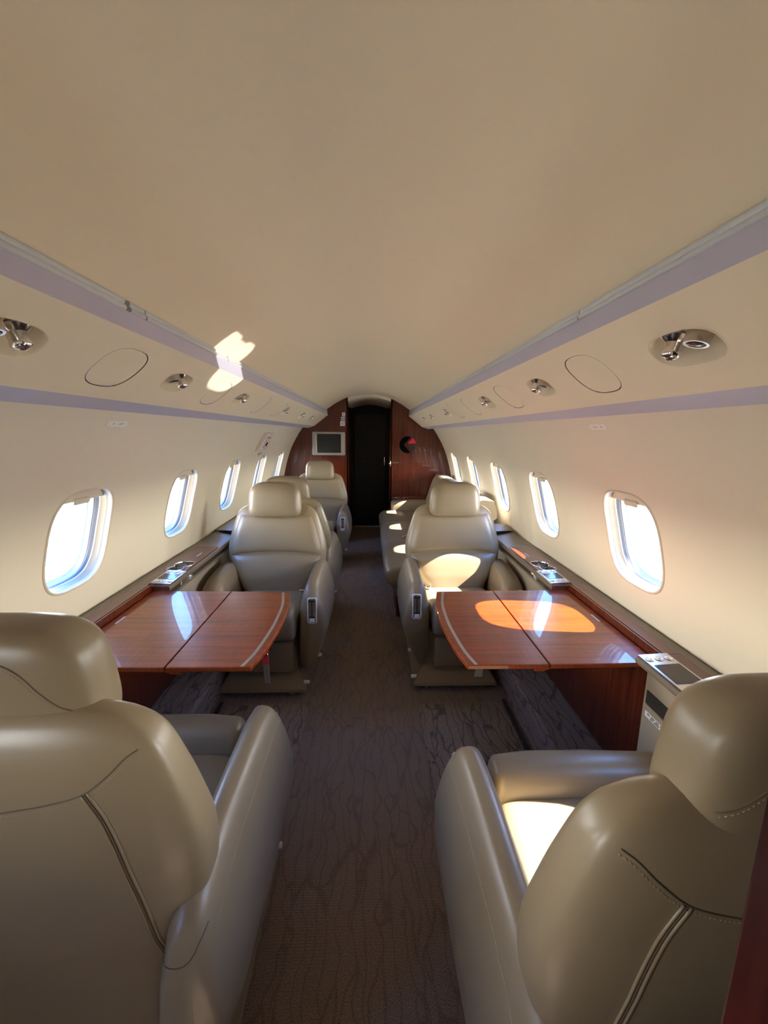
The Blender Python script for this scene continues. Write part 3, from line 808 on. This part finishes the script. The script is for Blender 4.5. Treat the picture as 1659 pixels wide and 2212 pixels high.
    # aisle arm: tall curved fin reaching almost to the floor
    def arm_top(y): return interp([(-.012, .47), (.0, .535), (.015, .565), (.04, .587), (.10, .598), (.20, .602), (.38, .604), (.48, .596), (.54, .572), (.575, .53), (.59, .46)], y)
    st = []
    ys = [-.012, -.006, .0, .008, .015, .027, .04, .06, .08, .12, .18, .25, .32, .40, .46, .50, .53, .555, .575, .59]
    bm = bmesh.new(); rings = []
    N = 36
    for y in ys:
        t = arm_top(y); k = (y+.012)/.6; 
        bot = .105+.02*(1-min(1, (y+.012)/.08)); 
        rr = []
        hw = interp([(-.012, .052), (0, .064), (.02, .071), (.06, .075), (.3, .076), (.5, .070), (.59, .050)], y)
        for u, v in ring(N, 2.7):
            z = (t+bot)/2+(t-bot)/2*v
            q = max(0, (z-.38)/.24)           # leans inboard and narrows towards the top
            taper = 1-.40*q**1.5 if q > 0 else 1
            low = max(0, (.36-z)/.26); taper *= 1-.36*low
            x = .272-.012*min(q, 1)+u*hw*taper-.045*low
            yy = y+(.03*low if y < .2 else 0)
            rr.append((a*x, yy, z))
        rings.append(rr)
    bm = loft_bm(rings)
    ab = BVHTree.FromBMesh(bm)
    add('arm', 'aisle_arm', bm, LEATHER)
    # piping seam along the top outer edge and the rear cover seam
    P = []
    for k in range(60):
        y = .02+.52*k/59
        h = ab.ray_cast(Vector((a*.6, y, arm_top(y)-.055)), Vector((-a, 0, 0)))
        if h[0] is not None: P.append(h[0]+h[1]*.0003)
    sb = tube_bm(P, .0010, 6)
    add('arm_seam', 'arm_seam', sb, THREAD, 'arm')
    P = [ab.ray_cast(Vector((a*x_, 1.2, z_)), Vector((0, -1, 0))) for x_, z_ in smooth_curve([(.215, .498), (.25, .498), (.275, .506), (.296, .535)], 8)]
    P = [h[0]+h[1]*.0002 for h in P if h[0] is not None]
    if len(P) > 3: add('arm_seam2', 'arm_seam', tube_bm(P, .0011, 6), SEAM, 'arm')
    # recline control plate let into the front of the arm
    yz = [(0.0, 0)]
    h1 = ab.ray_cast(Vector((a*.270, -1, .535)), Vector((0, 1, 0))); h0 = ab.ray_cast(Vector((a*.270, -1, .395)), Vector((0, 1, 0)))
    p1, p0 = h1[0], h0[0]
    ux = Vector((1, 0, 0)); uz = (p1-p0).normalized(); un = ux.cross(uz).normalized()
    if un.y > 0: un = -un
    c0 = (p1+p0)/2+un*.001
    def pl(poly, d0, d1, k=.93):
        return loft_bm([[c0+ux*u+uz*v+un*d0 for u, v in poly], [c0+ux*u+uz*v+un*(d0+d1)/2 for u, v in poly], [c0+ux*u*k+uz*v*(1-(1-k)*.35)+un*d1 for u, v in poly]])
    add('plate', 'control_plate', pl(rrect(.0255, .068, .012, 5), -.012, .0055), WHITE, 'arm', .5)
    add('plate_in', 'plate_recess', pl(rrect(.019, .062, .008, 5), .004, .0066, .97), SATIN, 'arm', .5)
    add('slot', 'lever_slot', pl(rrect(.0032, .044, .003, 3, 0, .008), .005, .0073, 1), BLACK, 'arm', .5)
    bm = pl(rrect(.016, .0035, .003, 3, 0, .050), .005, .0078, 1)
    add('lever2', 'lever_stop', pl(rrect(.014, .0035, .003, 3, 0, -.034), .005, .0078, 1), DARKGLOSS, 'arm', .5)
    add('lever', 'recline_lever', bm, DARKGLOSS, 'arm', .5)
    add('lever_tab', 'lever_tab', pl(rrect(.013, .010, .003, 3, 0, -.049), .005, .0085, .9), WHITE, 'arm', .5)
    # white release knobs low on the aisle side
    add('knob0', 'release_knob', bar('x', [(a*.318-.012, .41, .33, .005, .012), (a*.318+.012, .41, .33, .005, .011)], 3, 16, (.003, .003)), WHITE)
    add('knob1', 'release_knob', bar('x', [(a*.290-.012, .05, .19, .007, .010), (a*.290+.014, .05, .19, .006, .009)], 3, 16, (.004, .004)), WHITE)
    add('knob2', 'release_knob', bar('x', [(bx+a*.222-.010, .0, .062, .007, .010), (bx+a*.222+.014, .0, .062, .006, .009)], 3, 16, (.004, .004)), WHITE)
    # window-side arm: short padded box with oval panel and a latch
    def wt(y): return interp([(.085, .48), (.10, .525), (.13, .552), (.20, .574), (.32, .588), (.44, .588), (.47, .56)], y)
    ys = [.085, .092, .10, .112, .13, .16, .20, .26, .32, .38, .44, .46, .47]; rings = []
    for y in ys:
        t = wt(y); bot = .20; hw = interp([(.085, .050), (.10, .060), (.13, .066), (.3, .068), (.47, .062)], y)
        rings.append([(-a*(.280+u*hw), y, (t+bot)/2+(t-bot)/2*v) for u, v in ring(32, 3.2)])
    bm = loft_bm(rings); wb = BVHTree.FromBMesh(bm)
    add('warm', 'window_arm', bm, LEATHER)
    # front oval pad and latch on that arm
    def wproj(x, z, l): 
        h = wb.ray_cast(Vector((-a*x, -1, z)), Vector((0, 1, 0)))
        return None if h[0] is None else h[0]+h[1]*l
    P = [wproj(.254+.030*u, .42+.085*v, .002) for u, v in ring(30, 3)]
    P = [p for p in P if p is not None]
    if len(P) > 8: add('oval', 'oval_piping', tube_bm(P, .0022, 6, True), LEATHER, 'warm')
    p = wproj(.306, .498, .0)
    if p is not None:
        add('latch', 'latch', prism_bm([(p.x+x_, p.z+z_) for x_, z_ in rrect(.011, .020, .008, 5)], p.y-.006, p.y+.012, 'y', .002), CHROME, 'warm', .6)
        add('latch_slot', 'latch_slot', prism_bm([(p.x+x_, p.z-.004+z_) for x_, z_ in rrect(.005, .010, .004, 4)], p.y-.0075, p.y-.004, 'y'), BLACK, 'warm', .6)
    # lap belt buckle lying at the back of the cushion
    add('buckle', 'belt_buckle', box_bm(a*.165-.016, a*.165+.016, .315, .365, .436, .452, .005, 3), CHROME, None, .6)
    add('belt', 'lap_belt', bar('y', [(.33, a*.165, .438, .020, .003), (.41, a*.175, .436, .020, .003)], 4, 16, (.001, .001)), WEB)
    return out
PROTO = {a: seat_meshes(a) for a in (-1, 1)}
def seat(a, x, y, rz, lab, head=(0, 0, 0)):      # head: how far the adjustable headrest is slid
    r = empty('cabin_seat', (x, y, 0), rz); tag(r, lab, 'seat', 'taupe leather cabin seats')
    made = {}
    for key, (name, me, sub) in PROTO[a].items():
        o = bpy.data.objects.new(name, me); COL.objects.link(o); o.parent = made[sub] if sub else r; made[key] = o
        if name == 'stitching': o['kind'] = 'stuff'
        if name == 'headrest': o.location = head
    return r
seat(1, -.534, 2.00, 0, 'taupe leather seat facing the camera behind the left table')
seat(-1, .543, 2.045, 0, 'taupe leather seat facing the camera behind the right table, sunlight on its lower back')
seat(-1, -.538, 1.115, PI, 'large taupe leather seat seen from behind, nearest on the left, before the left table', (.014, .022, -.006))
seat(1, .540, .945, PI, 'large taupe leather seat seen from behind, nearest on the right, bright sun on its cushion', (-.018, .046, -.006))
seat(-1, -.535, 3.27, PI, 'taupe leather seat back to back with the left table seat, mostly hidden behind it')
seat(1, -.515, 4.05, 0, 'taupe leather seat facing the camera under the wall monitor at the front bulkhead')

# ------------------------------------------------------------------ sofa along the right wall
SF = empty('sofa', (.55, 3.8, 0)); tag(SF, 'long tan leather sofa along the right wall behind the right table seat', 'sofa')
def sp(name, bm, m=LEATHER, par=None, ang=None):
    for v in bm.verts: v.co -= Vector((.55, 3.8, 0))
    return from_bm(name, bm, m, par or SF, True, ang)
sp('plinth', box_bm(.225, .86, 2.92, 4.975, 0, .262, .006), PWOOD, None, .5)
sp('seat_frame', box_bm(.19, .86, 2.76, 4.975, .225, .285, .012), LEATHER, None, .5)
for k in range(3):
    ya = 2.74+.745*k; yb = ya+.742
    bm = bar('y', [(ya+.03, .40, .37, .262, .085), (ya+.12, .40, .375, .272, .095), (yb-.12, .40, .375, .272, .095), (yb-.03, .40, .37, .262, .085)], 2.9, 36, (.03, .03))
    sp('seat_cushion', bm)
    def F(u, v):
        z = .44+.44*v; uu = 2*u-1; pr = (1-abs(uu)**6)**.5*(1-abs(2*v-1)**5)**.5
        yq = max(ya, 2.97); return (.69+(z-.44)*.30-.05*pr, yq+(ya+.742-yq)*u, z)
    sp('back_cushion', grid_bm(F, 20, 16))
prof = [(.69, .36), (.695, .44), (.80, .84), (.82, .872), (.85, .880), (.93, .872), (.955, .80), (.99, .36)]
sp('back_frame', loft_bm([[(x, y, z) for x, z in prof] for y in (2.97, 3.5, 4.3, 4.975)]), LEATHER, None, .5)
sp('end_arm', bar('x', [(.30, 4.86, .47, .075, .105), (.50, 4.86, .475, .078, .11), (.72, 4.86, .475, .075, .11)], 3, 32, (.03, .02)))
sp('lap_belt', bar('x', [(.33, 3.52, .474, .022, .004), (.55, 3.52, .474, .022, .004)], 4, 12, (.002, .002)), WEB)
sp('belt_buckle', box_bm(.30, .345, 3.50, 3.54, .470, .486, .004), CHROME, None, .5)
# low wood cabinet between sofa and bulkhead
CB = empty('end_cabinet', (.5, 5.04, 0)); tag(CB, 'low dark red wood cabinet with chrome latches between the sofa and the bulkhead', 'cabinet')
def cb(name, bm, m):
    for v in bm.verts: v.co -= Vector((.5, 5.04, 0))
    return from_bm(name, bm, m, CB, True, .5)
cb('carcass', box_bm(.30, .80, 4.985, 5.10, 0, .575, .004), PWOOD)
cb('top', box_bm(.29, .81, 4.982, 5.103, .575, .595, .004), LWOOD)
for x in (.33, .36, .43, .47): cb('latch', box_bm(x, x+.018, 4.978, 4.983, .576, .592, .002), CHROME)

# ------------------------------------------------------------------ overhead air vents with reading lights
VL = ['first', 'second', 'third', 'fourth', 'fifth', 'sixth', 'seventh']
for s in (-1, 1):
    for i, y in enumerate(VENTS[s]):
        c = psu_pt(s, y, PL*.49)
        lab = 'oval air vent with chrome nozzle, %s along the %s overhead panel from the camera' % (VL[i], SIDE[s])
        t_ = empty('air_vent', c); tag(t_, lab, 'air vent', 'overhead air vents with reading lights')
        N = 44; R = ring(N, VEX)
        def rg(k, d, dv=0): return [psu_pt(s, y+u*VA*k, PL*.49+v*VB*k+dv, d)-c for u, v in R]
        bm = loft_bm([rg(1.03, .0005), rg(1.0, .0012), rg(.97, -.001), rg(.92, -.012), rg(.80, -.032), rg(.55, -.046), rg(.2, -.050)], closed=False)
        bm.faces.new([bm.verts.new(p) for p in rg(.2, -.050)])
        from_bm('housing', bm, OVERH, t_)
        nrm = (psu_pt(s, y, .1, 1)-psu_pt(s, y, .1, 0)).normalized()
        ax = (nrm*.55+Vector((0, 0, -1))*.75).normalized()
        def mt(dy, v, d):
            q = ax.to_track_quat('Z', 'X').to_matrix().to_4x4(); return Matrix.Translation(psu_pt(s, y+dy, v, d)-c) @ q
        m1 = mt(.026, PL*.49-.012, -.024)
        nz = from_bm('air_nozzle', lathe_bm([(.028, 0), (.0285, .004), (.022, .010), (.0165, .014), (.0155, .026), (.0165, .029), (.0165, .034), (.012, .039), (.006, .041), (.004, .036)], 28, m1), CHROME, t_, True, .8)
        from_bm('nozzle_hole', lathe_bm([(.005, .0405), (.0035, .0412)], 12, m1), BLACK, nz)
        m2 = mt(-.034, PL*.49-.016, -.022)
        rl = from_bm('reading_light', lathe_bm([(.026, 0), (.0265, .004), (.020, .009), (.0195, .024), (.0185, .028), (.016, .028)], 28, m2), SATIN, t_, True, .8)
        from_bm('lamp_lens', lathe_bm([(.0165, .0272), (.012, .029), (.004, .030)], 20, m2), DARKGLOSS, rl)

# ------------------------------------------------------------------ wall placards and the exit handle
def wall_plate(name, s, y, z, hy, ht, m, d=-.002, th=.003, parent=None, r=.008):
    t0 = t_of_z(z)
    poly = rrect(hy, ht, r, 4)
    bm = loft_bm([[wall_pt(s, y+u, t0+v, dd) for u, v in poly] for dd in (.001, d*.6, d)])
    return from_bm(name, bm, m, parent, True, .5)
def placard(s, y, z, hy, ht, lab):
    o = wall_plate('wall_placard', s, y, z, hy, ht, MATS['pale_placard']); tag(o, lab, 'placard')
    t0 = t_of_z(z)
    for k in (-.4, .35):
        bm = bmesh.new()
        for du, dv, a_, b_ in ((0, 0, .006, .0008), (0, 0, .0008, .004)) if k < 0 else ((-.006, .001, .012, .0008), (.004, -.002, .010, .0008)):
            poly = rrect(a_, b_, .0005, 1)
            loft_bm([[wall_pt(s, y+k*hy+du+u, t0+dv+v, dd) for u, v in poly] for dd in (-.0015, -.0024)], bm)
        from_bm('faint_print', bm, BEIGEP, o, False)
    return o
placard(-1, 1.44, 1.374, .057, .011, 'small cream placard with faint marks high on the left wall, above the first window')
placard(1, 1.43, 1.380, .053, .011, 'small cream placard with faint marks high on the right wall, above the first window')
o = wall_plate('wall_clip', -1, 3.75, 1.372, .035, .008, WHITE); tag(o, 'tiny white clip on the left wall above the exit sign', 'clip')
o = wall_plate('wall_clip', 1, 3.75, 1.372, .035, .008, WHITE); tag(o, 'tiny white clip high on the right wall under the lavender strip', 'clip')
# exit handle cover above the fourth left window
EY, EZ = 3.62, 1.275
ex = wall_plate('exit_handle_cover', -1, EY, EZ, .170, .088, CREAM2, -.006, r=.02)
tag(ex, 'cream emergency exit handle cover with red EXIT lettering on the left wall', 'exit sign')
wall_plate('sign_plate', -1, EY-.02, EZ, .062, .078, WHITE, -.009, parent=ex, r=.006)
me = text_mesh('EXIT', .056, .0006)
t0 = t_of_z(EZ)
# text runs downwards along the wall
xs = [v.co.x for v in me.vertices]
for v in me.vertices:
    q = wall_pt(-1, EY-.02+v.co.y*1.35, t0+v.co.x*1.05, -.0140-v.co.z)
    v.co = q
link('exit_lettering', me, RED, ex, False)
wall_plate('handle_recess', -1, EY+.075, EZ-.02, .016, .018, DARKGAP, -.0135, parent=ex, r=.006)
wall_plate('arrow_mark', -1, EY+.075, EZ+.035, .014, .006, PINK, -.0135, parent=ex, r=.002)
wall_plate('pull_tab', -1, EY+.02, EZ-.105, .05, .010, CREAM2, -.016, parent=ex, r=.006)

# ------------------------------------------------------------------ things on the front bulkhead
yb = Y1
MN = empty('wall_monitor', (-.475, yb, 1.225)); tag(MN, 'small grey-framed video monitor on the left of the front bulkhead', 'monitor')
def onb(name, poly, y0, y1, m, par, org, ang=.5, bev=0):
    return from_bm(name, prism_bm([(x-org[0], z-org[2]) for x, z in poly], y0-org[1], y1-org[1], 'y', bev), m, par, True, ang)
org = (-.475, yb, 1.225)
onb('bezel', rrect(.196, .138, .012, 4, -.475, 1.225), yb-.022, yb-.0005, BEZEL, MN, org, bev=.004)
onb('screen', rrect(.142, .112, .003, 2, -.470, 1.228), yb-.0245, yb-.021, SCREEN, MN, org)
onb('chrome_bar', rrect(.005, .112, .002, 2, -.623, 1.228), yb-.026, yb-.021, CHROME, MN, org)

EMX, EMZ, ER = .478, 1.219, .101
EM = empty('emblem', (EMX, yb, EMZ)); tag(EM, 'round black and red emblem with an arrow notch on the right bulkhead', 'emblem')
def arcpts(a0, a1, n=24): return [(ER*math.cos(math.radians(a0+(a1-a0)*k/n)), ER*math.sin(math.radians(a0+(a1-a0)*k/n))) for k in range(n+1)]
def emb(name, pts, m):
    return from_bm(name, prism_bm(pts, -.004, -.0002, 'y'), m, EM, False)
emb('black_crescent', arcpts(69, 289, 40)+[(-.046, 0.0)], MATS.get('emblem_black') or mat('emblem_black', (.002, .002, .0025), .8, spec=.05))
emb('red_sector', arcpts(10, 53, 12)+[(.003, .016)], mat('emblem_red', (.85, .02, .055), .4))
emb('green_sector', arcpts(-53, -9, 12)+[(.003, -.014)], GREENBK)

def sign(name, x, z, hx, hz, lab, m=PAPER):
    o = empty(name, (x, yb, z)); tag(o, lab, 'sign')
    from_bm('plate', prism_bm(rrect(hx, hz, .004, 3), -.003, -.0003, 'y'), m, o, False)
    return o
sg = sign('no_smoking_sign', -.308, 1.463, .028, .028, 'square white no smoking sign on the left bulkhead above the monitor')
bm = tube_bm([(.018*math.cos(2*PI*k/24), -.0032, .018*math.sin(2*PI*k/24)) for k in range(24)], .0024, 6, True)
tube_bm([(-.012, -.0032, .012), (.012, -.0032, -.012)], .002, 6, bm=bm); from_bm('prohibition_ring', bm, PINK, sg)
from_bm('cigarette', box_bm(-.011, .011, -.0042, -.003, -.003, .003), GREYG, sg, False)
for z_, lab in ((1.508, 'lower of two thin white strips above the no smoking sign'), (1.532, 'upper of two thin white strips above the no smoking sign')):
    s2 = sign('sign_strip', -.303, z_, .024, .008, lab)
    from_bm('print', box_bm(-.018, .018, -.0036, -.0028, -.0015, .0015), GREYG, s2, False)
s3 = sign('belt_sign', -.296, 1.570, .018, .022, 'small white pictogram sign topmost beside the doorway on the left bulkhead')
bm = lathe_bm([(.005, 0), (.005, .001)], 14, Matrix.Translation((0, -.0032, .010)) @ Matrix.Rotation(PI/2, 4, 'X'))
box_bm(-.005, .004, -.0042, -.003, -.012, .004, bm=bm); box_bm(.002, .012, -.0042, -.003, -.013, -.008, bm=bm)
from_bm('seated_figure', bm, GREYG, s3, False)
from_bm('edge_highlight', box_bm(0, 0, 0, 0, 0, 0), CHROME) if False else None
o = empty('pull_handle', (.33, yb, 1.003)); tag(o, 'slim pale metal pull handle on the right wood bulkhead beside the doorway', 'handle')
from_bm('grip', bar('x', [(-.034, -.012, 0, .004, .005), (.034, -.012, 0, .004, .005)], 3, 12, (.004, .004)), SATIN, o)
for x in (-.03, .03): from_bm('standoff', box_bm(x-.004, x+.004, -.012, -.0002, -.004, .004), SATIN, o, False)

# ------------------------------------------------------------------ webbing straps under the tables
t_ = empty('red_strap', (-.318, 1.285, 0)); tag(t_, 'red and grey webbing pull strap hanging below the corner of the left table', 'strap')
from_bm('red_web', box_bm(-.010, .010, -.0015, .0015, .588, .6448, .0007), REDTAG, t_, False)
from_bm('grey_tail', loft_bm([[(x*.0095+dx, y, z) for x, y in ((-1, -.0012), (1, -.0012), (1, .0012), (-1, .0012))] for z, dx in ((.592, 0), (.57, .001), (.545, .002), (.52, .004))]), WEB, t_, False)
from_bm('split_ring', tube_bm([(-.002+.011*math.cos(2*PI*k/20), -.0035, .622+.011*math.sin(2*PI*k/20)) for k in range(20)], .0010, 6, True), CHROME, t_)
t_ = empty('grey_strap', (.372, 1.18, 0)); tag(t_, 'short grey webbing strap hanging below the corner of the right table', 'strap')
from_bm('web', loft_bm([[(x*.011+dx, y, z) for x, y in ((-1, -.0012), (1, -.0012), (1, .0012), (-1, .0012))] for z, dx in ((.6448, .003), (.625, 0), (.612, -.002))]), WEB, t_, False)
from_bm('stitched_end', box_bm(-.014, .010, -.002, .002, .604, .614), WEB, t_, False)
